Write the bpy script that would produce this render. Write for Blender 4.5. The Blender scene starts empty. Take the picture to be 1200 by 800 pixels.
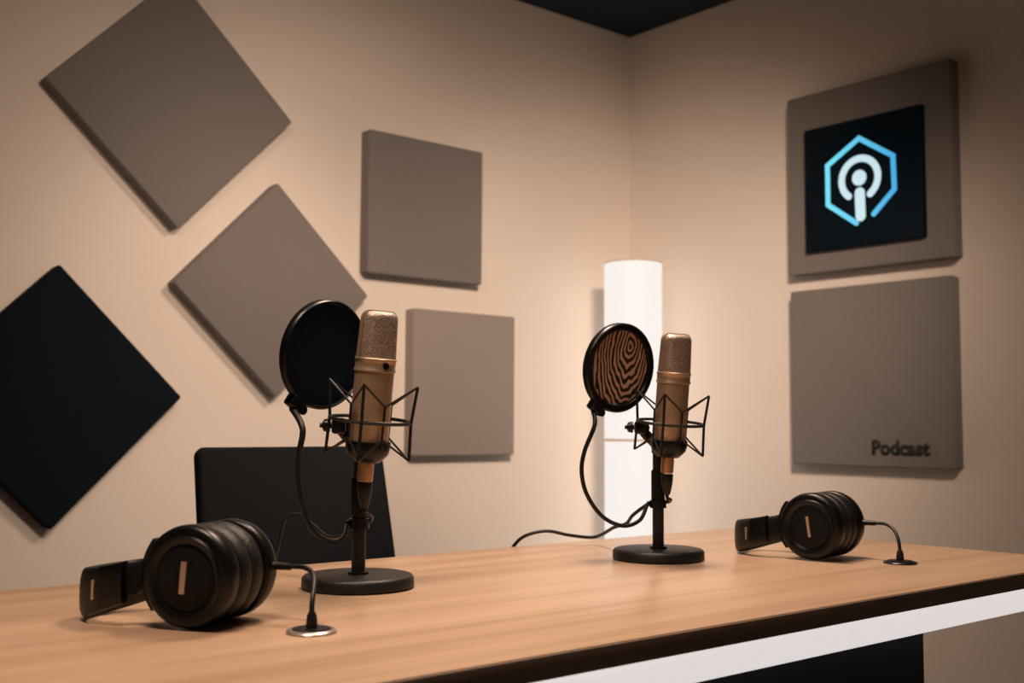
import bpy, bmesh, math, random
from math import sin, cos, tan, pi, radians as rad, atan2, sqrt
from mathutils import Vector as V, Matrix, Euler

random.seed(4)
S = bpy.context.scene
COL = S.collection

# ------------------------------------------------------------------ camera
FPX = 1311.2
TH, PIT, ROL = rad(49.651), rad(4.373), rad(0.32)
CAM = V((0, 0, 0.953))
FW = V((cos(TH)*cos(PIT), sin(TH)*cos(PIT), sin(PIT)))
_R = V((sin(TH), -cos(TH), 0)); _U = _R.cross(FW)
RT = _R*cos(ROL)+_U*sin(ROL); UP = -_R*sin(ROL)+_U*cos(ROL)
cd = bpy.data.cameras.new('camera'); cam = bpy.data.objects.new('camera', cd); COL.objects.link(cam)
cam.matrix_world = Matrix(((RT.x, UP.x, -FW.x, CAM.x), (RT.y, UP.y, -FW.y, CAM.y), (RT.z, UP.z, -FW.z, CAM.z), (0, 0, 0, 1)))
cd.sensor_width = 36; cd.lens = FPX/1200*36; cd.clip_start = 0.02
cd.dof.use_dof = True; cd.dof.focus_distance = 1.5; cd.dof.aperture_fstop = 6.3
S.camera = cam

def ray(x, y): return FW*FPX + RT*(x-600) - UP*(y-400)
def onz(x, y, z): d = ray(x, y); return CAM + d*((z-CAM.z)/d.z)
def onx(x, y, X): d = ray(x, y); return CAM + d*(X/d.x)
def ony(x, y, Y): d = ray(x, y); return CAM + d*(Y/d.y)

XW, YW, ZC, ZD = 3.370, 3.208, 2.6, 0.75        # right wall, left wall, ceiling, desk top

# ------------------------------------------------------------------ materials
def mat(name, col, rough=0.5, metal=0.0, noise=None, bump=None, emit=None, spec=0.5, sheen=0):
    """noise: (scale, amount, stretch) colour mottling; bump: (scale, strength)"""
    m = bpy.data.materials.new(name); m.use_nodes = True
    nt = m.node_tree; n = nt.nodes; b = n['Principled BSDF']
    b.inputs['Base Color'].default_value = (*col, 1); b.inputs['Roughness'].default_value = rough
    b.inputs['Metallic'].default_value = metal; b.inputs['Specular IOR Level'].default_value = spec
    if sheen: b.inputs['Sheen Weight'].default_value = sheen
    tc = n.new('ShaderNodeTexCoord')
    if noise:
        sc, amt, st = noise
        mp = n.new('ShaderNodeMapping'); mp.inputs['Scale'].default_value = st
        nz = n.new('ShaderNodeTexNoise'); nz.inputs['Scale'].default_value = sc; nz.inputs['Detail'].default_value = 6
        rp = n.new('ShaderNodeValToRGB')
        rp.color_ramp.elements[0].position = 0.3; rp.color_ramp.elements[1].position = 0.7
        rp.color_ramp.elements[0].color = (*[c*(1-amt) for c in col], 1)
        rp.color_ramp.elements[1].color = (*[min(1, c*(1+amt)) for c in col], 1)
        nt.links.new(tc.outputs['Object'], mp.inputs[0]); nt.links.new(mp.outputs[0], nz.inputs[0])
        nt.links.new(nz.outputs[0], rp.inputs[0]); nt.links.new(rp.outputs[0], b.inputs['Base Color'])
    if bump:
        nz2 = n.new('ShaderNodeTexNoise'); nz2.inputs['Scale'].default_value = bump[0]; nz2.inputs['Detail'].default_value = 3
        bp = n.new('ShaderNodeBump'); bp.inputs['Strength'].default_value = bump[1]; bp.inputs['Distance'].default_value = 0.002
        nt.links.new(tc.outputs['Object'], nz2.inputs[0]); nt.links.new(nz2.outputs[0], bp.inputs['Height'])
        nt.links.new(bp.outputs[0], b.inputs['Normal'])
    if emit:
        b.inputs['Emission Color'].default_value = (*emit[0], 1); b.inputs['Emission Strength'].default_value = emit[1]
    return m

M = {}
M['wall'] = mat('painted_plaster', (0.78, 0.71, 0.64), 0.85, noise=(1.5, 0.02, (1, 1, 1)), bump=(220, 0.08))
M['floor'] = mat('floor_carpet', (0.10, 0.09, 0.085), 0.95, noise=(60, 0.25, (1, 1, 1)), bump=(400, 0.5))
M['ceiling'] = mat('dark_ceiling_paint', (0.008, 0.021, 0.036), 0.95, noise=(3, 0.1, (1, 1, 1)))
M['panel'] = mat('grey_panel_fabric', (0.193, 0.177, 0.168), 0.95, noise=(500, 0.10, (1, 1, 1)), bump=(900, 0.35), sheen=0.1)
M['panel_paler'] = mat('grey_panel_fabric_paler', (0.29, 0.255, 0.235), 0.95, noise=(500, 0.10, (1, 1, 1)), bump=(900, 0.35), sheen=0.1)  # grey panel fabric settings with a raised base colour, one panel only
M['panel_black'] = mat('black_panel_fabric', (0.0045, 0.0090, 0.0140), 0.95, noise=(500, 0.1, (1, 1, 1)), bump=(900, 0.3), spec=0.15)
M['black'] = mat('black_plastic', (0.0032, 0.0045, 0.0062), 0.33, noise=(80, 0.15, (1, 1, 1)), spec=0.35)
M['black_matte'] = mat('matte_black_plastic', (0.0034, 0.0052, 0.0075), 0.62, noise=(120, 0.15, (1, 1, 1)), bump=(600, 0.1), spec=0.25)
M['black_metal'] = mat('black_powder_coat', (0.009, 0.009, 0.010), 0.45, noise=(200, 0.2, (1, 1, 1)), bump=(1500, 0.15))
M['rubber'] = mat('black_rubber', (0.006, 0.006, 0.006), 0.45, noise=(90, 0.1, (1, 1, 1)))
M['leather'] = mat('black_leatherette', (0.0050, 0.0048, 0.0050), 0.42, noise=(150, 0.2, (1, 1, 1)), bump=(500, 0.5))
M['chair'] = mat('charcoal_chair_fabric', (0.0058, 0.0075, 0.0098), 0.85, noise=(300, 0.15, (1, 1, 1)), bump=(900, 0.2), spec=0.12)
M['champagne'] = mat('champagne_metal', (0.62, 0.465, 0.33), 0.42, 0.65, noise=(40, 0.04, (1, 1, 1)), bump=(1800, 0.06))
M['copper'] = mat('copper_connector', (0.72, 0.44, 0.27), 0.3, 0.85, noise=(60, 0.05, (1, 1, 1)))
M['silver'] = mat('silver_plate', (0.62, 0.52, 0.42), 0.3, 0.7, noise=(90, 0.05, (1, 1, 1)))
M['grommet'] = mat('grommet_metal', (0.55, 0.50, 0.46), 0.3, 0.8, noise=(90, 0.05, (1, 1, 1)))
M['edge'] = mat('dark_brown_edge', (0.17, 0.118, 0.088), 0.5, noise=(4, 0.2, (1, 30, 30)))
M['base'] = mat('navy_black_laminate', (0.006, 0.009, 0.015), 0.6, noise=(30, 0.1, (1, 1, 1)), spec=0.3)
M['screen'] = mat('black_display_face', (0.001, 0.007, 0.015), 0.7, noise=(30, 0.1, (1, 1, 1)), spec=0.12)
M['ink'] = mat('black_lettering', (0.010, 0.011, 0.010), 0.6, noise=(30, 0.1, (1, 1, 1)))
M['lamp'] = mat('lit_lamp_shade', (0.12, 0.11, 0.10), 0.7, noise=(5, 0.02, (1, 1, 1)), emit=((1.0, 0.965, 0.925), 0.84))
M['lamp_trim'] = mat('tan_lamp_trim', (0.62, 0.45, 0.31), 0.5, noise=(20, 0.05, (1, 1, 1)))
M['led'] = mat('lit_light_strip', (0.9, 0.9, 0.9), 0.5, noise=(5, 0.02, (1, 1, 1)), emit=((1, 0.94, 0.93), 0.68))
M['glow_white'] = mat('white_glow', (0.2, 0.25, 0.28), 0.5, noise=(30, 0.03, (1, 1, 1)), emit=((0.60, 0.84, 0.93), 0.82))

def wood():
    m = bpy.data.materials.new('light_oak_veneer'); m.use_nodes = True
    nt = m.node_tree; n = nt.nodes; L = nt.links.new; b = n['Principled BSDF']
    tc = n.new('ShaderNodeTexCoord')
    def nz(scale, st, det=8, dist=0.0):
        mp = n.new('ShaderNodeMapping'); mp.inputs['Scale'].default_value = st
        t = n.new('ShaderNodeTexNoise'); t.inputs['Scale'].default_value = scale; t.inputs['Detail'].default_value = det
        t.inputs['Distortion'].default_value = dist
        L(tc.outputs['Object'], mp.inputs[0]); L(mp.outputs[0], t.inputs[0]); return t.outputs[0]
    a = nz(1.0, (0.8, 22, 1), 4, 0.3); c = nz(1.0, (3.0, 150, 1), 8)
    mx = n.new('ShaderNodeMix'); mx.data_type = 'FLOAT'; mx.inputs[0].default_value = 0.35
    L(a, mx.inputs[2]); L(c, mx.inputs[3])
    rp = n.new('ShaderNodeValToRGB'); e = rp.color_ramp.elements
    e[0].position = 0.34; e[0].color = (0.385, 0.247, 0.153, 1)
    e[1].position = 0.66; e[1].color = (0.54, 0.378, 0.257, 1)
    L(mx.outputs[0], rp.inputs[0]); L(rp.outputs[0], b.inputs['Base Color'])
    b.inputs['Roughness'].default_value = 0.31; b.inputs['Specular IOR Level'].default_value = 0.45
    bp = n.new('ShaderNodeBump'); bp.inputs['Strength'].default_value = 0.06; bp.inputs['Distance'].default_value = 0.001
    L(c, bp.inputs['Height']); L(bp.outputs[0], b.inputs['Normal'])
    return m
M['wood'] = wood()

def grille_mat():
    m = bpy.data.materials.new('woven_grille_mesh'); m.use_nodes = True
    nt = m.node_tree; n = nt.nodes; L = nt.links.new; b = n['Principled BSDF']
    tc = n.new('ShaderNodeTexCoord')
    vo = n.new('ShaderNodeTexVoronoi'); vo.inputs['Scale'].default_value = 560; vo.inputs['Randomness'].default_value = 1.0
    rp = n.new('ShaderNodeValToRGB'); e = rp.color_ramp.elements
    e[0].position = 0.15; e[0].color = (0.10, 0.072, 0.056, 1); e[1].position = 0.6; e[1].color = (0.62, 0.50, 0.43, 1)
    L(tc.outputs['Object'], vo.inputs[0]); L(vo.outputs['Distance'], rp.inputs[0]); L(rp.outputs[0], b.inputs['Base Color'])
    b.inputs['Metallic'].default_value = 0.55; b.inputs['Roughness'].default_value = 0.45
    bp = n.new('ShaderNodeBump'); bp.inputs['Strength'].default_value = 0.5; bp.inputs['Distance'].default_value = 0.001
    L(vo.outputs['Distance'], bp.inputs['Height']); L(bp.outputs[0], b.inputs['Normal'])
    return m
M['grille'] = grille_mat()

def ripple_mat():
    """brown and black rippled gauze of the second pop filter"""
    m = bpy.data.materials.new('rippled_brown_gauze'); m.use_nodes = True
    nt = m.node_tree; n = nt.nodes; L = nt.links.new; b = n['Principled BSDF']
    tc = n.new('ShaderNodeTexCoord'); mp = n.new('ShaderNodeMapping')
    mp.inputs['Location'].default_value = (-0.022, -0.020, 0); mp.inputs['Scale'].default_value = (1.15, 0.62, 1)
    wv = n.new('ShaderNodeTexWave'); wv.wave_type = 'RINGS'; wv.rings_direction = 'Z'
    wv.inputs['Scale'].default_value = 40; wv.inputs['Distortion'].default_value = 9.0
    wv.inputs['Detail'].default_value = 2.0; wv.inputs['Detail Scale'].default_value = 0.8
    rp = n.new('ShaderNodeValToRGB'); e = rp.color_ramp.elements
    e[0].position = 0.36; e[0].color = (0.012, 0.007, 0.005, 1); e[1].position = 0.70; e[1].color = (0.70, 0.46, 0.34, 1)
    L(tc.outputs['Object'], mp.inputs[0]); L(mp.outputs[0], wv.inputs[0]); L(wv.outputs[0], rp.inputs[0])
    L(rp.outputs[0], b.inputs['Base Color']); b.inputs['Roughness'].default_value = 0.7
    return m
M['ripple'] = ripple_mat()
M['gauze'] = mat('blue_black_gauze', (0.002, 0.013, 0.032), 0.8, noise=(700, 0.3, (1, 1, 1)), bump=(1200, 0.2), spec=0.2)

def glow_cyan():
    m = bpy.data.materials.new('cyan_glow'); m.use_nodes = True
    nt = m.node_tree; n = nt.nodes; L = nt.links.new; b = n['Principled BSDF']
    tc = n.new('ShaderNodeTexCoord'); sp = n.new('ShaderNodeSeparateXYZ')
    L(tc.outputs['Generated'], sp.inputs[0])
    rp = n.new('ShaderNodeValToRGB'); e = rp.color_ramp.elements
    e[0].position = 0.0; e[0].color = (0.16, 0.68, 0.83, 1); e[1].position = 1.0; e[1].color = (0.04, 0.34, 0.68, 1)
    L(sp.outputs['X'], rp.inputs[0])
    b.inputs['Base Color'].default_value = (0.05, 0.2, 0.3, 1)
    L(rp.outputs[0], b.inputs['Emission Color']); b.inputs['Emission Strength'].default_value = 1.0
    return m
M['glow_cyan'] = glow_cyan()

# ------------------------------------------------------------------ mesh helpers
class MB:
    def __init__(s): s.v = []; s.f = []
    def add(s, vs, fs, mtx=None):
        o = len(s.v)
        s.v += [tuple(mtx @ V(p)) if mtx is not None else tuple(p) for p in vs]
        s.f += [tuple(i+o for i in f) for f in fs]; return s
    def box(s, a, b, mtx=None, bev=0.0, seg=2):
        bm = bmesh.new(); bmesh.ops.create_cube(bm, size=1)
        c = [(a[i]+b[i])/2 for i in range(3)]; d = [abs(b[i]-a[i]) for i in range(3)]
        for v in bm.verts: v.co = V([c[i]+v.co[i]*d[i] for i in range(3)])
        if bev: bmesh.ops.bevel(bm, geom=list(bm.edges), offset=bev, segments=seg, profile=0.5, affect='EDGES')
        bm.verts.index_update()
        s.add([v.co[:] for v in bm.verts], [[v.index for v in f.verts] for f in bm.faces], mtx); bm.free(); return s
    def lathe(s, prof, n=48, mtx=None, closed=False):
        """prof: (r, z) pairs; ends at r=0 become poles"""
        vs, fs, rings = [], [], []
        for r, z in prof:
            if r < 1e-7: rings.append([len(vs)]); vs.append((0, 0, z))
            else:
                rings.append(list(range(len(vs), len(vs)+n)))
                vs += [(r*cos(2*pi*i/n), r*sin(2*pi*i/n), z) for i in range(n)]
        m = len(rings)
        for k in range(m if closed else m-1):
            a, b = rings[k], rings[(k+1) % m]
            for i in range(n):
                j = (i+1) % n
                if len(a) == 1 and len(b) == 1: continue
                if len(a) == 1: fs.append((a[0], b[j], b[i]))
                elif len(b) == 1: fs.append((a[i], a[j], b[0]))
                else: fs.append((a[i], a[j], b[j], b[i]))
        return s.add(vs, fs, mtx)
    def tube(s, pts, r, n=10, closed=False, smooth=0, mtx=None):
        pts = [V(p) for p in pts]
        if smooth: pts = catmull(pts, smooth, closed)
        m = len(pts); rr = r if isinstance(r, (list, tuple)) else [r]*m
        if len(rr) != m: rr = [rr[0]+(rr[-1]-rr[0])*i/(m-1) for i in range(m)]
        tg = []
        for i in range(m):
            a = pts[(i-1) % m] if closed or i else pts[0]; b = pts[(i+1) % m] if closed or i < m-1 else pts[-1]
            tg.append((b-a).normalized())
        up = V((0, 0, 1)) if abs(tg[0].z) < 0.9 else V((1, 0, 0))
        nx = tg[0].cross(up).normalized(); vs, fs = [], []
        for i in range(m):
            nx = (nx - tg[i]*nx.dot(tg[i])).normalized(); ny = tg[i].cross(nx)
            vs += [tuple(pts[i]+nx*rr[i]*cos(2*pi*k/n)+ny*rr[i]*sin(2*pi*k/n)) for k in range(n)]
        for i in range(m if closed else m-1):
            j = (i+1) % m
            for k in range(n):
                l = (k+1) % n; fs.append((i*n+k, i*n+l, j*n+l, j*n+k))
        if not closed:
            fs.append(tuple(range(n))[::-1]); fs.append(tuple((m-1)*n+k for k in range(n)))
        return s.add(vs, fs, mtx)
    def prism(s, poly, z0, z1, mtx=None):
        n = len(poly); vs = [(x, y, z0) for x, y in poly]+[(x, y, z1) for x, y in poly]
        fs = [tuple(range(n))[::-1], tuple(range(n, 2*n))]+[(i, (i+1) % n, n+(i+1) % n, n+i) for i in range(n)]
        return s.add(vs, fs, mtx)
    def loft(s, rings, mtx=None, cap=True):
        n = len(rings[0]); vs = [p for r in rings for p in r]; fs = []
        for i in range(len(rings)-1):
            for k in range(n):
                l = (k+1) % n; fs.append((i*n+k, i*n+l, (i+1)*n+l, (i+1)*n+k))
        if cap: fs.append(tuple(range(n))[::-1]); fs.append(tuple((len(rings)-1)*n+k for k in range(n)))
        return s.add(vs, fs, mtx)
    def build(s, name, m, parent=None, smooth=40, bev=0):
        me = bpy.data.meshes.new(name); me.from_pydata(s.v, [], s.f)
        bm = bmesh.new(); bm.from_mesh(me); bmesh.ops.recalc_face_normals(bm, faces=list(bm.faces)); bm.to_mesh(me); bm.free()
        me.materials.append(m); me.shade_smooth(); me.set_sharp_from_angle(angle=rad(smooth)); me.update()
        o = bpy.data.objects.new(name, me); COL.objects.link(o)
        if parent: o.parent = parent
        return o

def catmull(p, k, closed=False):
    out = []; n = len(p)
    for i in range(n if closed else n-1):
        g = (lambda j: p[j % n]) if closed else (lambda j: p[max(0, min(n-1, j))])
        a, b, c, d = g(i-1), g(i), g(i+1), g(i+2)
        for t in range(k):
            t /= k
            out.append(0.5*((2*b)+(c-a)*t+(2*a-5*b+4*c-d)*t*t+(3*b-a-3*c+d)*t*t*t))
    if not closed: out.append(p[-1])
    return out

def rrect(w, h, r, n=6):
    pts = []
    for cx, cy, a0 in ((w/2-r, h/2-r, 0), (-w/2+r, h/2-r, 90), (-w/2+r, -h/2+r, 180), (w/2-r, -h/2+r, 270)):
        pts += [(cx+r*cos(rad(a0+90*i/n)), cy+r*sin(rad(a0+90*i/n))) for i in range(n+1)]
    return pts

def tag(o, label, cat, group=None):
    o['label'] = label; o['category'] = cat
    if group: o['group'] = group
    return o
def thing(name, label, cat, loc=(0, 0, 0), rot=(0, 0, 0), group=None):
    o = bpy.data.objects.new(name, None); COL.objects.link(o); o.empty_display_size = 0.05
    o.location = loc; o.rotation_euler = rot
    return tag(o, label, cat, group)
def struct(name, mb, m):
    o = mb.build(name, m); o['kind'] = 'structure'; return o
RX, RY, RZ = (lambda a: Matrix.Rotation(rad(a), 4, 'X')), (lambda a: Matrix.Rotation(rad(a), 4, 'Y')), (lambda a: Matrix.Rotation(rad(a), 4, 'Z'))
T = lambda *a: Matrix.Translation(V(a))

# ------------------------------------------------------------------ the room
X0, Y0 = -2.6, -2.4
struct('floor', MB().box((X0, Y0, -0.1), (XW, YW, 0)), M['floor'])
struct('ceiling', MB().box((X0, Y0, ZC), (XW, YW, ZC+0.1)), M['ceiling'])
struct('wall_left', MB().box((X0, YW, -0.1), (XW+0.12, YW+0.12, ZC+0.1)), M['wall'])
struct('wall_right', MB().box((XW, Y0, -0.1), (XW+0.12, YW, ZC+0.1)), M['wall'])
struct('wall_back', MB().box((X0-0.12, Y0-0.12, -0.1), (XW+0.12, Y0, ZC+0.1)), M['wall'])
struct('wall_side', MB().box((X0-0.12, Y0, -0.1), (X0, YW+0.12, ZC+0.1)), M['wall'])

# ------------------------------------------------------------------ acoustic panels
PT = 0.052
def panel_mesh(w, h, t):
    """fabric wrapped board: front face at -y, soft edges; local x width, z height, back at y=0"""
    mb = MB(); ins = 0.006
    rings = []
    for dy, k in ((-0.0006, 0.001), (-t+0.006, 0), (-t+0.003, 0.0008), (-t+0.0008, 0.003), (-t, 0.006)):
        rings.append([(x, dy, z) for x, z in rrect(w-2*k, h-2*k, 0.0065-0.5*k, 4)])
    return mb.loft(rings)
def panel(c, w, h, ang, m, label, wall='L', t=PT):
    o = panel_mesh(w, h, t).build('acoustic_panel', m, smooth=50)
    tag(o, label, 'acoustic panel', 'acoustic panels on the walls')
    if wall == 'L': o.matrix_world = T(c[0], YW, c[1]) @ RY(-ang)
    else: o.matrix_world = T(XW, c[0], c[1]) @ RZ(-90) @ RY(-ang)
    return o
panel((1.363, 1.921), 0.542, 0.551, 46.5, M['panel'], 'large grey diamond-hung fabric panel, highest on the wall, top corner cropped')
panel((1.707, 1.382), 0.484, 0.482, 46.0, M['panel'], 'grey diamond-hung fabric panel partly behind the black pop filter')
panel((2.290, 1.7136), 0.493, 0.491, 0, M['panel'], 'upright grey square fabric panel above the other upright one, nearer the ceiling corner')
panel((2.4657, 1.1067), 0.460, 0.511, 0, M['panel_paler'], 'upright grey fabric panel in a paler tone, low on the wall, beside the nearer microphone')
panel((1.0365, 1.0312), 0.5195, 0.5145, 45.4, M['panel_black'], 'black diamond-hung fabric panel above the nearer headphones')
panel((2.0682, 1.815), 0.623, 0.640, 0, M['panel'], 'grey square fabric panel behind the glowing sign', 'R')
p7 = panel((2.0743, 1.1336), 0.606, 0.610, 0, M['panel'], 'grey square fabric panel lettered Podcast, under the glowing sign', 'R')

# lettering on the lower panel of the right wall
def lettering(text, width, height, depth, m, name, parent, mtx, bold=0.0):
    cu = bpy.data.curves.new('text', 'FONT'); cu.body = text; cu.size = 1; cu.extrude = 0.0; cu.offset = bold; cu.resolution_u = 3
    o = bpy.data.objects.new('text', cu); COL.objects.link(o)
    dg = bpy.context.evaluated_depsgraph_get(); me = bpy.data.meshes.new_from_object(o.evaluated_get(dg))
    bpy.data.objects.remove(o); bpy.data.curves.remove(cu)
    xs = [v.co.x for v in me.vertices]; ys = [v.co.y for v in me.vertices]
    sx, sy = width/(max(xs)-min(xs)), height/(max(ys)-min(ys))
    bm = bmesh.new(); bm.from_mesh(me)
    for v in bm.verts: v.co = V(((v.co.x-min(xs))*sx-width/2, (v.co.y-min(ys))*sy-height/2, 0))
    g = bmesh.ops.extrude_face_region(bm, geom=list(bm.faces))
    for e in g['geom']:
        if isinstance(e, bmesh.types.BMVert): e.co.z += depth
    bmesh.ops.recalc_face_normals(bm, faces=list(bm.faces))
    bm.transform(mtx); bm.to_mesh(me); bm.free()
    me.name = name; me.materials.clear(); me.materials.append(m)
    r = bpy.data.objects.new(name, me); COL.objects.link(r); r.parent = parent
    return r
# panel local: x right along the wall, y into the wall, z up
a = onx(1022, 523, XW-PT-0.001); b = onx(1090, 527, XW-PT-0.001)
lx = 2.0743-(a.y+b.y)/2; lz = (a.z+b.z)/2+0.001-1.1336
lettering('Podcast', a.y-b.y, 0.050, 0.004, M['ink'], 'lettering', p7, T(lx, -PT+0.0003, lz) @ RX(90), 0.034)

# ------------------------------------------------------------------ glowing sign
SX = XW-PT
sg = thing('illuminated_sign', 'black square sign with glowing blue heptagon and white microphone symbol', 'sign', (SX, 2.0712, 1.7841), (0, 0, rad(-90)))
MB().loft([[(x, dy, z) for x, z in rrect(0.446-2*k, 0.433-2*k, 0.004, 3)] for dy, k in ((0, 0), (-0.020, 0), (-0.022, 0.002))]).build('display_board', M['screen'], sg)
def Q(a, b):                                   # sign-plane coordinates (x right, z up) of a point of the symbol
    p = onx(900+a/2.856, 50+b/2.856, SX-0.022); return (2.0712-p.y, p.z-1.7841)
def stroke(mb, pts, w, d0, d1, n=8):
    """flat bar of width w along a polyline, round joins and ends, standing off the board"""
    P = [V((p[0], p[1])) for p in pts]; L, Rr = [], []
    for i, p in enumerate(P):
        d = ((P[i]-P[i-1]).normalized() if i else (P[1]-P[0]).normalized())
        e = ((P[i+1]-P[i]).normalized() if i < len(P)-1 else d)
        t = (d+e).normalized(); nn = V((-t.y, t.x)); k = w/2/max(0.5, nn.dot(V((-d.y, d.x))))
        L.append(p+nn*k); Rr.append(p-nn*k)
    def capp(c, d):
        a0 = atan2(d.y, d.x); return [c+V((cos(a0+pi/2-pi*j/n), sin(a0+pi/2-pi*j/n)))*w/2 for j in range(1, n)]
    poly = L+capp(P[-1], (P[-1]-P[-2]).normalized())+Rr[::-1]+capp(P[0], (P[0]-P[1]).normalized())
    m = len(poly); vs = [(q.x, d0, q.y) for q in poly]+[(q.x, d1, q.y) for q in poly]
    nl = len(L); fs = [(i, (i+1) % m, m+(i+1) % m, m+i) for i in range(m)]
    ir = lambda i: nl+(n-1)+(nl-1-i)
    for off in (0, m):
        for i in range(nl-1): fs.append((off+i, off+i+1, off+ir(i+1), off+ir(i)))
        fs.append(tuple(off+j for j in range(nl-1, nl+n)))
        fs.append(tuple(off+j for j in [ir(0)]+list(range(2*nl+n-1, m))+[0]))
    return mb.add(vs, fs)
hexa = [Q(297, 604), Q(202, 543), Q(200, 412), Q(305, 320), Q(419, 378), Q(424, 490), Q(355, 573)]
o = stroke(MB(), hexa, 0.0170, -0.0222, -0.0255).build('heptagon_outline', M['glow_cyan'], sg); o['label'] = 'glowing blue open outline'
c = Q(307, 455); c = (c[0], c[1])
arc = [(c[0]+0.0690*cos(rad(a)), c[1]+0.0690*sin(rad(a))) for a in range(-56, 237, 8)]
o = stroke(MB(), arc, 0.0235, -0.0222, -0.0250).build('ring', M['glow_white'], sg); o['label'] = 'glowing white broken ring'
dt = Q(306, 452)
MB().lathe([(0, 0), (0.0265, 0), (0.0265, 0.003), (0, 0.003)], 32, T(dt[0], -0.0222, dt[1]) @ RX(90)).build('dot', M['glow_white'], sg)['label'] = 'glowing white dot'
stroke(MB(), [Q(308, 502), Q(311, 580)], 0.0360, -0.0222, -0.0258).build('stem', M['glow_white'], sg)['label'] = 'glowing white stem'

# ------------------------------------------------------------------ floor lamp in the corner
lp = thing('floor_lamp', 'lit white cylinder floor lamp standing in the room corner', 'lamp', (XW-0.29, YW-0.29, 0))
LR = 0.109
MB().lathe([(0, 0), (LR, 0), (LR, 0.018), (LR-0.01, 0.022), (0, 0.022)], 64).build('base', M['lamp_trim'], lp)
MB().lathe([(LR-0.006, 0.022), (LR-0.001, 0.022), (LR-0.001, 0.903), (LR-0.006, 0.903)], 64, closed=True).build('lower_shade', M['lamp'], lp)
MB().lathe([(LR-0.010, 0.903), (LR-0.0005, 0.903), (LR-0.0005, 0.911), (LR-0.010, 0.911)], 64, closed=True).build('seam_ring', M['lamp_trim'], lp)
MB().lathe([(LR-0.006, 0.911), (LR, 0.911), (LR, 1.572), (LR-0.006, 1.572)], 64, closed=True).build('upper_shade', M['lamp'], lp)
MB().lathe([(0, 1.566), (LR-0.006, 1.566), (LR-0.006, 1.572), (LR, 1.572), (LR, 1.577), (0, 1.577)], 64).build('top_cap', M['lamp_trim'], lp)

# ------------------------------------------------------------------ desk
DX0, DX1, DY0, DY1 = -0.30, 1.842, 0.758, 1.465
dk = thing('studio_desk', 'long light oak desk with dark brown edge and lit strip under its front', 'desk', ((DX0+DX1)/2, (DY0+DY1)/2, 0))
ox, oy = -(DX0+DX1)/2, -(DY0+DY1)/2
D = T(ox, oy, 0)
MB().box((DX0, DY0+0.002, ZD-0.022), (DX1, DY1, ZD), D, 0.0012).build('desktop', M['wood'], dk)
MB().box((DX0, DY0-0.001, ZD-0.0225), (DX1, DY0+0.0018, ZD-0.0012), D, 0.0005).build('front_edge', M['edge'], dk)['label'] = 'dark brown front edge band'
MB().box((DX0+0.01, 0.779, 0.689), (DX1-0.01, 0.796, ZD-0.0226), D, 0.001).build('light_strip', M['led'], dk)['label'] = 'glowing white strip'
MB().box((DX0+0.02, 0.797, 0.6905), (DX1-0.02, 0.812, ZD-0.0226), D, 0.001).build('apron', M['edge'], dk)
px = 1.4255
MB().box((DX0+0.1, 0.813, 0.0), (px, 0.832, ZD-0.0226), D, 0.001).build('front_panel', M['base'], dk)['label'] = 'black front panel'
for x in (DX0+0.1, px-0.02):
    MB().box((x, 0.8325, 0.0), (x+0.02, 1.36, ZD-0.0226), D, 0.001).build('side_panel', M['base'], dk)
GR = [V((0.577, 0.982, ZD)), V((1.5634, 0.9272, ZD))]
for i, g in enumerate(GR):
    gm = [M['grommet'], M['black']][i]
    o = MB().lathe([(0, 0.0003), (0.0245, 0.0003), (0.025, 0.0016), (0.0235, 0.0032), (0.0200, 0.0038), (0.0195, 0.0028), (0, 0.0028)], 40, D @ T(*g)).build('cable_grommet', gm, dk)
    MB().lathe([(0, 0.0029), (0.0192, 0.0029), (0.0185, 0.0046), (0.006, 0.0052), (0, 0.0052)], 40, D @ T(*g)).build('grommet_cap', M['black'], o)

# ------------------------------------------------------------------ chair behind the desk
ch = thing('office_chair', 'plain black chair with flat rectangular backrest, behind the desk and nearer microphone', 'chair', (1.135, 1.78, 0))
lean = math.degrees(math.atan(0.22))
bk = MB()
w0, w1, hh = 0.424, 0.436, 0.40
rings = []
for dy, k in ((0.0, 0.006), (0.004, 0.0015), (0.012, 0), (0.024, 0.0015), (0.028, 0.006)):
    rr = []
    for x, z in rrect(1, 1, 0.04, 6):
        # keep corner radius round in metres
        rr.append((x, z))
    pts = rrect(w0-2*k, hh-2*k, 0.016, 6)
    pts = [(x*(1+(0.5-(z/hh+0.5))*0.05), z) for x, z in pts]
    rings.append([(x, dy, z-hh/2) for x, z in pts])
TB = T(-0.012, 0.206, 0.914) @ RX(-lean)
MB().loft(rings, TB).build('backrest', M['chair'], ch, 50)
MB().tube([(0, 0.13, 0.42), (0, 0.2, 0.45), (0, 0.205, 0.56), (0, 0.20, 0.68)], 0.017, 10, smooth=6).build('back_bracket', M['black_metal'], ch)
MB().loft([[(x, y-0.03, z) for x, y in rrect(0.44-2*k, 0.42-2*k, 0.05, 6)] for z, k in ((0.425, 0.012), (0.435, 0), (0.475, 0), (0.488, 0.012))]).build('seat', M['chair'], ch, 50)
MB().box((-0.09, -0.13, 0.405), (0.09, 0.10, 0.4245), None, 0.004).build('seat_plate', M['black_metal'], ch)
MB().lathe([(0, 0.10), (0.026, 0.10), (0.026, 0.27), (0.016, 0.272), (0.016, 0.404), (0, 0.404)], 24, T(0, -0.02, 0)).build('gas_column', M['black_metal'], ch)
MB().lathe([(0, 0.075), (0.040, 0.075), (0.040, 0.112), (0.030, 0.122), (0.0265, 0.122), (0.0265, 0.0995), (0, 0.0995)], 24, T(0, -0.02, 0)).build('hub', M['black'], ch)
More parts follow.
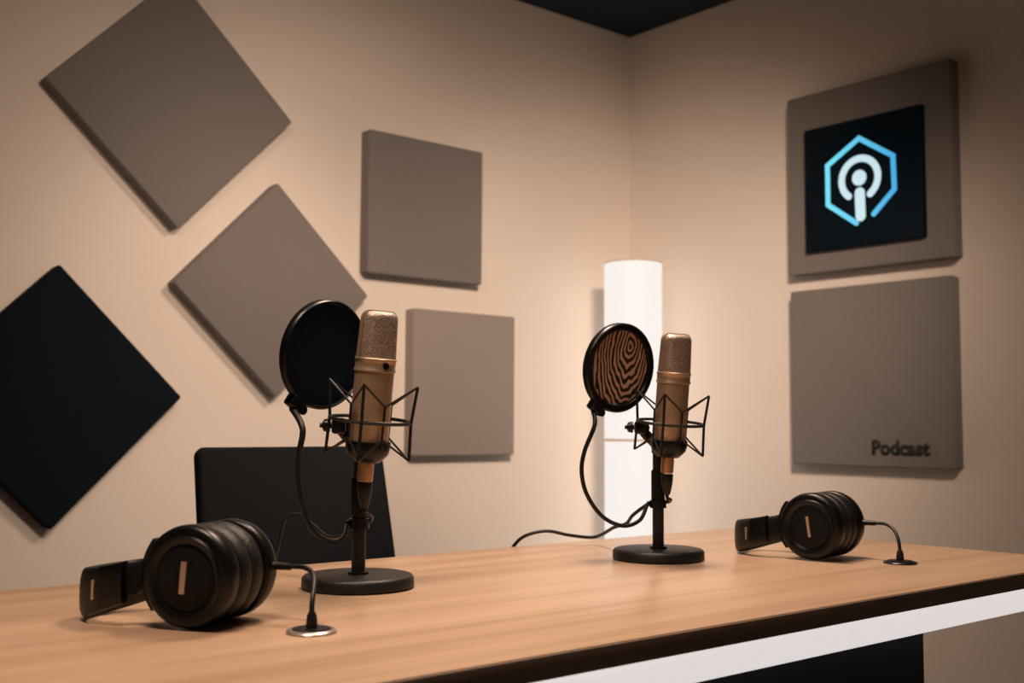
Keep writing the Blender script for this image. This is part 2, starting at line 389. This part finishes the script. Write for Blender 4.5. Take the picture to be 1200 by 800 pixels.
for k in range(5):
    A = T(0, -0.02, 0) @ RZ(72*k+18)
    lg = MB().loft([[(x, y*w, z0+z*h) for y, z in rrect(1, 1, 0.2, 3)] for x, w, z0, h in ((0.041, 0.042, 0.094, 0.030), (0.15, 0.036, 0.086, 0.026), (0.27, 0.028, 0.072, 0.020))], A).build('leg', M['black'], ch)
    MB().lathe([(0, -0.019), (0.022, -0.019), (0.027, -0.014), (0.027, -0.003), (0.020, 0), (0.027, 0.003), (0.027, 0.014), (0.022, 0.019), (0, 0.019)], 20, A @ T(0.262, 0, 0.027) @ RX(90)).tube([(0.262, 0, 0.045), (0.262, 0, 0.066)], 0.006, 8, mtx=A).build('caster', M['rubber'], lg)

# ------------------------------------------------------------------ microphones, stands, pop filters, cables
def face_ray(px): return math.degrees(TH)-90-math.degrees(math.atan((px-600)/FPX))

HEAD = RY(4.3) @ RX(5.0)
def microphone(loc, rz, label, badge):
    m = thing('condenser_microphone', label, 'microphone', loc, (T(*loc) @ RZ(rz) @ HEAD).to_euler(), 'studio microphones')
    G = RZ(32)                                        # the front of the head turns to the right
    MB().lathe([(0, -0.050), (0.012, -0.050), (0.0215, -0.040), (0.0240, -0.034), (0.0246, -0.030), (0.0246, 0.0595), (0.0235, 0.0605), (0, 0.0605)], 64).build('body', M['champagne'], m)
    MB().lathe([(0, 0.0606), (0.0250, 0.0606), (0.0262, 0.0616), (0.0262, 0.0636), (0.0253, 0.0648), (0.0253, 0.0738), (0.0262, 0.0750), (0.0262, 0.0772), (0.0250, 0.0784), (0, 0.0784)], 64).build('collar_band', M['champagne'], m)
    def sect(a, b, z, n=56, e=2.6):
        out = []
        for i in range(n):
            t = 2*pi*i/n; c, s = cos(t), sin(t)
            out.append((a*abs(c)**(2/e)*(1 if c >= 0 else -1), b*abs(s)**(2/e)*(1 if s >= 0 else -1), z))
        return out
    zs, z1 = 0.0786, 0.1362
    rings = []
    for i in range(7):
        t = i/6; z = zs+(0.1265-zs)*t; rings.append(sect(0.0238, 0.0222-0.0052*t, z))
    for i in range(1, 7):
        q = rad(15*i); rings.append(sect(0.0238-0.0095*(1-cos(q)), 0.0170-0.0080*(1-cos(q)), 0.1265+0.0097*sin(q)))
    g = MB().loft(rings, G).build('grille', M['grille'], m, 60)
    # the frame bar that runs up one side, over the top and down the other
    path = [(-0.0244, zs+0.0008), (-0.0244, 0.10), (-0.0244, 0.1255)]
    for i in range(1, 7):
        q = rad(15*i); path.append((-(0.0244-0.0092*(1-cos(q))), 0.1262+0.0100*sin(q)))
    path = path+[(-x, z) for x, z in path[::-1]]
    fr = MB(); vs, fs = [], []
    for i, (x, z) in enumerate(path):
        a = path[max(0, i-1)]; b = path[min(len(path)-1, i+1)]
        tx, tz = b[0]-a[0], b[1]-a[1]; l = sqrt(tx*tx+tz*tz); nx, nz = -tz/l, tx/l
        for sx, sy in ((0.0012, -0.0030), (0.0012, 0.0030), (-0.0014, 0.0030), (-0.0014, -0.0030)): vs.append((x+nx*sx, sy, z+nz*sx))
    n = len(path)
    for i in range(n-1):
        for k in range(4): fs.append((i*4+k, i*4+(k+1) % 4, i*4+4+(k+1) % 4, i*4+4+k))
    fs += [(3, 2, 1, 0), tuple((n-1)*4+k for k in range(4))]
    fr.add(vs, fs, G).build('grille_frame', M['champagne'], m)
    if badge:
        A = RZ(-90+30) @ T(0.0253, 0, 0.0693) @ RY(90)
        MB().lathe([(0, 0), (0.0042, 0), (0.0042, 0.0012), (0.0030, 0.0015), (0.0028, 0.0010), (0, 0.0010)], 24, A).build('badge', M['black'], m)['label'] = 'small round dark badge'
    MB().lathe([(0, -0.0505), (0.0090, -0.0505), (0.0090, -0.0545), (0.0098, -0.0550), (0.0098, -0.0755), (0.0088, -0.0765), (0, -0.0765)], 32).build('connector', M['copper'], m)['label'] = 'copper coloured plug sleeve'
    return m

def mic_set(px, py, zr, lat, texts, filt, loop, tail, badge):
    base = onz(px, py, ZD); rz = face_ray(px)
    W = T(*base) @ RZ(rz)
    head = T(lat, -0.036, zr) @ HEAD
    # --- stand
    st = thing('microphone_stand', texts[0], 'microphone stand', base+V((0, 0, 0.0004)), (0, 0, rad(rz)), 'desk microphone stands')
    MB().lathe([(0, 0), (0.0690, 0), (0.0710, 0.002), (0.0705, 0.0125), (0.0680, 0.0155), (0.0660, 0.0162), (0.0130, 0.0165), (0.0130, 0.0195), (0, 0.0195)], 72).build('base', M['black_metal'], st)
    MB().lathe([(0, 0.0196), (0.0088, 0.0196), (0.0088, 0.090), (0, 0.090)], 32).build('lower_tube', M['black_metal'], st)
    MB().lathe([(0, 0.0902), (0.0098, 0.0902), (0.0106, 0.092), (0.0106, 0.134), (0.0095, 0.1375), (0, 0.1375)], 32).build('clutch_collar', M['black_matte'], st)
    MB().lathe([(0, 0.1376), (0.0082, 0.1376), (0.0082, 0.163), (0.0098, 0.164), (0.0098, 0.171), (0, 0.171)], 32).build('upper_tube', M['black_metal'], st)
    # swivel block between the tube and the ring
    k = MB()
    k.tube([(0.000, 0.001, 0.1712), (-0.006, 0.004, 0.180), (-0.020, 0.004, 0.194), (-0.027, 0, 0.204)], [0.0085, 0.0075], 12, smooth=4)
    k.box((-0.036, -0.038, 0.193), (-0.018, 0.010, 0.213), None, 0.004)
    k.lathe([(0, -0.011), (0.0095, -0.011), (0.0095, 0.011), (0, 0.011)], 20, T(-0.022, 0, 0.203) @ RX(90) @ T(0, 0, 0))
    k.build('swivel_joint', M['black'], st)
    MB().tube([(-0.0342, 0, 0.2035), (-0.0385, 0, 0.2035)], 0.004, 12).lathe([(0, 0), (0.0085, 0), (0.0090, 0.002), (0.0075, 0.008), (0.003, 0.010), (0.003, 0.013), (0, 0.013)], 16, T(-0.0385, 0, 0.2035) @ RY(-90)).build('tightening_knob', M['black'], st)
    # shock mount: wide ring, four bent arms, inner cradle, elastic cords
    R = 0.0505
    sm = MB().tube([(R*cos(2*pi*i/48), R*sin(2*pi*i/48), 0) for i in range(48)], 0.0023, 8, closed=True, mtx=head).build('shock_mount', M['black_metal'], st)
    ang = [-102, -12, 78, 168]
    tops, bots, it, ib = [], [], [], []
    for a in ang:
        d = V((cos(rad(a)), sin(rad(a)), 0))
        t, b = d*(R*1.11)+V((0, 0, 0.046)), d*(R*1.05)+V((0, 0, -0.046))
        MB().tube([t, d*(R+0.001), b], 0.0020, 8, mtx=head).build('arm', M['black_metal'], sm)
        tops.append(t); bots.append(b)
    for a in [x+45 for x in ang]:
        d = V((cos(rad(a)), sin(rad(a)), 0))
        it.append(d*0.0300+V((0, 0, 0.019))); ib.append(d*0.0300+V((0, 0, -0.022)))
    cr = MB().lathe([(0.0252, -0.026), (0.0280, -0.026), (0.0280, -0.034), (0.0262, -0.042), (0.0170, -0.0520), (0.0130, -0.0530), (0.0130, -0.0505), (0.0235, -0.040), (0.0252, -0.034)], 48, head, closed=True)
    cr.build('cradle', M['black'], sm)
    for a, t, b in zip([x+45 for x in ang], it, ib):
        d = V((cos(rad(a)), sin(rad(a)), 0))
        MB().tube([t+V((0, 0, 0.001)), d*0.0298, d*0.0290+V((0, 0, -0.030))], 0.0016, 8, mtx=head).build('cradle_post', M['black_metal'], sm)
    for i in range(4):
        z = MB(); j = (i+1) % 4
        z.tube([tops[i], it[i], tops[j]], 0.0015, 6, mtx=head); z.build('elastic_cord', M['rubber'], sm)
        MB().tube([bots[i], ib[i], bots[j]], 0.0015, 6, mtx=head).build('elastic_cord', M['rubber'], sm)
    # --- microphone
    hl = W @ head; microphone(hl.translation, rz, texts[1], badge)
    # --- pop filter
    cl_z = filt['clamp']
    pf = thing('pop_filter', texts[2], 'pop filter', W @ V((0, 0, cl_z)), (0, 0, rad(rz)), 'round pop filters')
    nrm = V((0.685, -0.714, -0.146)).normalized()
    xa = V((0, 0, 1)).cross(nrm).normalized(); ya = nrm.cross(xa)
    c = V(filt['c'])-V((0, 0, cl_z))
    Fm = Matrix(((xa.x, ya.x, nrm.x, c.x), (xa.y, ya.y, nrm.y, c.y), (xa.z, ya.z, nrm.z, c.z), (0, 0, 0, 1)))
    Rf = 0.0715
    rw = filt['rim']
    o = MB().lathe([(Rf-rw, -0.004), (Rf-rw+0.0015, -0.0065), (Rf-0.002, -0.0065), (Rf, -0.004), (Rf, 0.004), (Rf-0.002, 0.0065), (Rf-rw+0.0015, 0.0065), (Rf-rw, 0.004)], 96, closed=True).build('rim', M['black'], pf)
    o.matrix_local = Fm
    o = MB().lathe([(0, -0.0014), (Rf-rw-0.0002, -0.0008), (Rf-rw-0.0002, 0.0008), (0, 0.0014)], 96).build('mesh_screen', filt['mat'], pf); o.matrix_local = Fm
    if filt['text']: o['label'] = filt['text']
    # clip where the neck grips the rim
    q = filt['clip'] - V((0, 0, cl_z))
    ql = Fm.inverted() @ q; qa = math.degrees(atan2(ql.y, ql.x))
    o = MB().box((Rf-0.004, -0.012, -0.0085), (Rf+0.012, 0.012, 0.0085), RZ(qa), 0.003).lathe([(0, -0.010), (0.006, -0.010), (0.006, 0.010), (0, 0.010)], 16, RZ(qa) @ T(Rf+0.007, 0.010, 0)).build('rim_clip', M['black'], pf); o.matrix_local = Fm
    s0 = Fm @ (RZ(qa) @ V((Rf+0.012, 0, 0)))
    pts = [s0]+[V(p)-V((0, 0, cl_z)) for p in loop]
    r0 = filt['neck']
    MB().tube(pts, [r0[0], r0[1]], 10, smooth=10).build('gooseneck', M['rubber'], pf)
    MB().lathe([(0.0108, -0.006), (0.0128, -0.006), (0.0128, 0.006), (0.0108, 0.006)], 32, closed=True).box((-0.0175, -0.004, -0.004), (-0.0124, 0.004, 0.004), None, 0.0015).build('pole_clamp', M['black'], pf)
    # --- cable with its boot
    cb = thing('microphone_cable', texts[3], 'cable', hl @ V((0, 0, -0.0768)), (0, 0, rad(rz)), 'microphone cables')
    Ci = cb.matrix_basis = T(*(hl @ V((0, 0, -0.0768)))) @ RZ(rz)
    inv = Ci.inverted()
    hb = inv @ hl
    MB().lathe([(0, -0.0016), (0.0092, -0.0016), (0.0096, -0.0032), (0.0088, -0.014), (0.0066, -0.026), (0.0046, -0.033), (0, -0.033)], 24).build('plug_boot', M['rubber'], cb)
    p0 = V((0, 0, -0.0325)); p1 = V((0.001, 0, -0.039))
    MB().tube([p0, p1]+[inv @ p if w else inv @ (W @ p) for w, p in tail], filt['cable'], 10, smooth=10).build('cord', M['rubber'], cb)
    return W

# nearer microphone
DP1 = 1.4144; K1 = FPX/DP1
L1 = lambda x, y, dy=0.0: V(((x-419.5)/K1*(1+dy/DP1), dy, (688-y)/K1*(1+dy/DP1)+0.0))
def deskpt(x, y, h=0.0028): return (True, onz(x, y, ZD+h))
mic_set(419.5, 688, 0.2105, 0.0118,
    ('black round-base microphone stand beside the nearer headphones', 'champagne microphone with round badge, in front of the black pop filter',
     'round pop filter with solid blue-black mesh', 'thin black cable from the nearer microphone, passing behind the nearer headphones'),
    dict(c=(-0.0475, 0.020, 0.2955), clamp=0.0800, rim=0.0050, mat=M['gauze'], text=None, clip=L1(358, 475, -0.02), neck=(0.0042, 0.0026), cable=0.0023),
    [L1(352, 500, -0.028), L1(347.5, 536, -0.03), L1(351.5, 582, -0.028), L1(366, 618, -0.026), L1(388, 631, -0.024), L1(401, 627, -0.015), V((-0.0165, 0, 0.080))],
    [(False, L1(433.5, 604, -0.012)), (False, L1(433, 612, 0.006)), (False, L1(421, 621, 0.022)), (False, L1(402, 633, 0.045)), (False, L1(384, 638, 0.075)), (False, L1(367, 630, 0.12)), (False, L1(350, 622, 0.16)), (False, L1(334, 633, 0.19)),
     (True, ony(324, 650, 1.440)), (True, ony(317, 667, 1.474)), (True, ony(316, 690, 1.476))], True)

# farther microphone
DP2 = 1.7362; K2 = FPX/DP2
L2 = lambda x, y, dy=0.0: V(((x-771.5)/K2*(1+dy/DP2), dy, (655-y)/K2*(1+dy/DP2)))
mic_set(771.5, 655, 0.2106, 0.0192,
    ('black round-base microphone stand in front of the lit lamp', 'plain champagne microphone beside the rippled brown pop filter',
     'round pop filter with rippled brown and black mesh', 'black cable from the farther microphone, trailing over the rear desk edge'),
    dict(c=(-0.0610, 0.014, 0.2980), clamp=0.0850, rim=0.0120, mat=M['ripple'], text='rippled brown and black mesh', clip=L2(705, 479, -0.02), neck=(0.0036, 0.0030), cable=0.0029),
    [L2(697, 496, -0.028), L2(685, 527, -0.03), L2(681.5, 552, -0.03), L2(688, 579, -0.028), L2(706, 604, -0.026), L2(730, 615, -0.022), L2(750, 609, -0.012), V((-0.0165, 0, 0.085))],
    [(False, L2(786, 585, -0.010)), (False, L2(782, 589, 0.008)), (False, L2(770, 588, 0.026)), (False, L2(757, 596, 0.036)), (False, L2(742, 609, 0.055)), (False, L2(734, 621, 0.08)), (False, L2(720, 628, 0.11)),
     (True, ony(697, 629, 1.40)), (True, ony(668, 627, 1.41)), (True, ony(641, 622, 1.43)), (True, ony(617, 627, 1.45)), (True, ony(604, 637, 1.472)), (True, ony(598, 650, 1.476)), (True, ony(596, 680, 1.478))], False)

# ------------------------------------------------------------------ headphones
def headphones(fx, fy, psi, label, grommet, silver_tilt, plate_w):
    r = 0.0515
    zc = r+0.0008
    f0 = onz(fx, fy, ZD+zc); alpha = math.degrees(math.atan((fx-600)/FPX))
    rz = math.degrees(TH)-90-alpha-psi
    base = V((f0.x, f0.y, ZD))
    hp = thing('headphones', label, 'headphones', base, (0, 0, rad(rz)), 'studio headphones')
    W = T(*base) @ RZ(rz); inv = W.inverted()
    # cups: lathe axis = local y ; profile z becomes +y (towards the far cup)
    def cup(y, sgn):
        A = T(0, y, zc) @ (RX(-90) if sgn > 0 else RX(90))
        sh = MB().lathe([(0, 0.0045), (0.030, 0.0045), (0.0345, 0.0030), (0.0375, 0.0005), (0.0395, 0.0005), (0.0410, 0.0030), (0.0440, 0.0030), (0.0480, 0.0040), (0.0505, 0.0070), (r, 0.0115),
                         (0.0515, 0.0195), (0.0508, 0.0225), (0.0490, 0.0240), (0.0462, 0.0246), (0.0455, 0.0285), (0.0440, 0.0300), (0, 0.0300)], 72, A).build('ear_cup', M['black'], hp)
        dome = MB().lathe([(0, 0.0005), (0.020, 0.0008), (0.0295, 0.0020), (0.0340, 0.0040), (0.0340, 0.0044), (0, 0.0044)], 56, A).build('cover_plate', M['black_matte'], sh)
        if sgn > 0:
            B = A @ RZ(90+silver_tilt) @ T(0, 0, 0.0006) @ RX(180)
            pl = MB().prism(rrect(0.032, plate_w, 0.0010, 3), -0.0004, 0.0010, B)
            p = pl.build('name_plate', M['silver'], sh); p['label'] = 'small pale metal bar'
        pd = MB()
        prof = [(0.0300, 0.0302), (0.0440, 0.0302)]
        for i in range(0, 13):
            t = rad(-80+13.5*i); prof.append((0.0430+0.0080*cos(t)**0.6, 0.0408+0.0102*sin(t)))
        prof += [(0.0330, 0.0508), (0.0300, 0.0470)]
        pd.lathe(prof, 72, A, closed=True).build('ear_pad', M['leather'], hp, 60)
        return A
    A1 = cup(0, 1); ytot = 0.1030; A2 = cup(ytot, -1)
    # forks that hold the cups
    for y in (0.0165, ytot-0.0165):
        pts = []
        for a in range(140, 221, 5):
            rr = r+0.0032; pts.append((rr*cos(rad(a)), y, zc+rr*sin(rad(a)) if sin(rad(a)) > -0.9 else zc+rr*sin(rad(a))+0.0035))
        mb = MB()
        vs, fs = [], []
        for (x, yy, z) in pts:
            d = V((x, 0, z-zc)).normalized()
            for dr, dy in ((-0.0022, -0.005), (0.0018, -0.005), (0.0018, 0.005), (-0.0022, 0.005)): vs.append((x+d.x*dr, yy+dy, max(0.0006, z+d.z*dr)))
        n = len(pts)
        for i in range(n-1):
            for k in range(4): fs.append((i*4+k, i*4+(k+1) % 4, i*4+4+(k+1) % 4, i*4+4+k))
        fs += [(3, 2, 1, 0), tuple((n-1)*4+k for k in range(4))]
        mb.add(vs, fs)
        fk = mb.build('fork', M['black'], hp)
        sgn = -1 if y < 0.05 else 1
        # slider arm from the fork towards the headband
        yb = y+sgn*(-0.0)
        MB().loft([[(x, yb+dy*0.006+off, zc-0.004*k+dz*h) for dy, dz in rrect(2, 2, 0.5, 3)] for x, h, off, k in ((-0.0550, 0.0150, 0, 0), (-0.062, 0.0165, sgn*0.001, 1), (-0.076, 0.0175, sgn*0.003, 2))]).build('slider', M['black_matte'], hp)
    # headband: U-shaped padded strap lying on its edge
    yc = ytot/2
    def band(u):                                      # u in 0..1 along the U ; returns centre point
        a = pi*u; e = 2/2.7
        cx, sy = cos(a), sin(a)
        y = yc-(abs(cx)**e)*(1 if cx > 0 else -1)*0.0450
        x = -0.072-(abs(sy)**e)*0.067
        return V((x, y, 0))
    N = 48; rings = []
    for i in range(N+1):
        u = i/N; p = band(u); q = (band(min(1, u+0.01))-band(max(0, u-0.01))).normalized(); nn = V((q.y, -q.x, 0))
        s = sin(pi*u)
        z0 = 0.0435-0.0165*s**0.7; hw = 0.0210+0.0052*s; th = 0.0050+0.0020*s
        rings.append([(p.x+nn.x*dx*th, p.y+nn.y*dx*th, z0+dz*hw) for dx, dz in rrect(2, 2, 0.75, 4)])
    MB().loft(rings).build('headband', M['leather'], hp, 60)
    # end caps of the band and the little pale size mark
    for u0, u1 in ((0.0, 0.10), (0.90, 1.0)):
        rg = []
        for i in range(7):
            u = u0+(u1-u0)*i/6; p = band(u); q = (band(min(1, u+0.01))-band(max(0, u-0.01))).normalized(); nn = V((q.y, -q.x, 0)); s = sin(pi*u)
            z0 = 0.0440-0.0165*s**0.7; hw = 0.0212+0.0050*s; th = 0.0062+0.0020*s
            rg.append([(p.x+nn.x*dx*th, p.y+nn.y*dx*th, z0+dz*hw) for dx, dz in rrect(2, 2, 0.55, 4)])
        MB().loft(rg).build('band_end', M['black'], hp, 60)
    u = 0.135; p = band(u); q = (band(u+0.01)-band(u-0.01)).normalized(); nn = V((q.y, -q.x, 0)); s = sin(pi*u)
    sgn = 1 if nn.y < 0 else -1
    pp = p+nn*sgn*(0.0052+0.0020*s)
    z0 = 0.0440-0.0165*s**0.7
    Bm = Matrix(((q.x, 0, nn.x*sgn, pp.x), (q.y, 0, nn.y*sgn, pp.y), (0, 1, 0, z0), (0, 0, 0, 1)))
    MB().prism(rrect(0.0036, 0.0200, 0.001, 3), -0.0006, 0.0007, Bm).build('size_mark', M['silver'], hp)['label'] = 'thin pale bar'
    # cable from the rear cup to the desk grommet
    g = inv @ grommet
    s = V((r-0.002, ytot-0.014, zc+0.004))
    cab = MB().tube([s, s+V((0.008, 0, 0)), s+V((0.022, -0.002, 0.0))], [0.0046, 0.0036], 12).build('strain_relief', M['rubber'], hp)
    e = g+V((0, 0, 0.019))
    s1 = s+V((0.0222, -0.002, 0.0))
    hz = V((e.x-s1.x, e.y-s1.y, 0)); l = hz.length; hd = hz.normalized()
    c1 = s1+V((0.55*l, 0, 0.004)); c2 = e-hd*(0.04*l)+V((0, 0, 0.62*(s1.z-e.z)+0.004))
    pts = [s1*(1-t)**3+c1*(3*t*(1-t)**2)+c2*(3*t*t*(1-t))+e*t**3 for t in [i/28 for i in range(29)]]
    MB().tube(pts, 0.0026, 10).build('cord', M['rubber'], hp)
    MB().lathe([(0, 0.0054), (0.0055, 0.0054), (0.0058, 0.007), (0.0050, 0.016), (0.0034, 0.020), (0, 0.020)], 20, T(g.x, g.y, 0)).build('plug', M['rubber'], hp)
    return hp
headphones(214, 677, 34, 'black over-ear headphones nearest the viewer, on the desk near the chair', GR[0], 4, 0.0062)
headphones(947, 617, 25, 'black over-ear headphones farther off, below the panel lettered Podcast', GR[1], -8, 0.0044)

# ------------------------------------------------------------------ light
def area(name, loc, target, size, power, col, spread=180, shape='DISK'):
    l = bpy.data.lights.new(name, 'AREA'); l.energy = power; l.color = col; l.shape = shape; l.size = size; l.spread = rad(spread)
    o = bpy.data.objects.new(name, l); COL.objects.link(o); o.location = loc
    o.rotation_euler = (V(target)-V(loc)).to_track_quat('-Z', 'Y').to_euler(); return o
WARM = (1.0, 0.735, 0.56)
def spot(loc, tgt, cone, power):
    l = bpy.data.lights.new('added_spot', 'SPOT'); l.energy = power*131; l.color = WARM
    l.spot_size = rad(cone); l.spot_blend = 1.0; l.shadow_soft_size = 0.22
    o = bpy.data.objects.new('added_spot', l); COL.objects.link(o); o.location = loc
    o.rotation_euler = (V(tgt)-V(loc)).to_track_quat('-Z', 'Y').to_euler(); return o
# added warm spots near the ceiling, no fixtures known: wide ones over the desk and the corner, narrow ones turned to the walls
A_, B_, C_ = (0.2, 1.0, 2.5), (1.2, 0.4, 2.5), (2.2, 1.2, 2.5)
spot((0.2, 0.9, 2.55), (0.2, 0.9, 0), 110, 0.90)
spot((1.2, 0.9, 2.55), (1.2, 0.9, 0), 110, 0.31)
spot((1.4, 1.4, 2.55), (1.4, 1.4, 0), 110, 1.28)
spot((0.6, -1.1, 2.55), (0.6, -1.1, 0), 110, 0.45)  # added fill behind the viewpoint, bounces onto the front faces
spot(A_, (2.6, 3.2, 1.3), 60, 0.46)
spot(B_, (1.5, 3.2, 1.2), 60, 1.28)
spot(B_, (2.6, 3.2, 1.3), 60, 0.57)
spot(B_, (3.2, 3.1, 1.15), 44, 2.65)
spot(B_, (3.37, 2.4, 1.0), 40, 1.05)
spot(C_, (1.5, 3.2, 1.2), 40, 0.92)
w = bpy.data.worlds.new('world'); S.world = w; w.use_nodes = True
w.node_tree.nodes['Background'].inputs[0].default_value = (0.05, 0.045, 0.04, 1)
w.node_tree.nodes['Background'].inputs[1].default_value = 0.0

S.view_settings.view_transform = 'Standard'; S.view_settings.look = 'None'
S.view_settings.gamma = 1; S.view_settings.exposure = 0; S.view_settings.use_curve_mapping = False
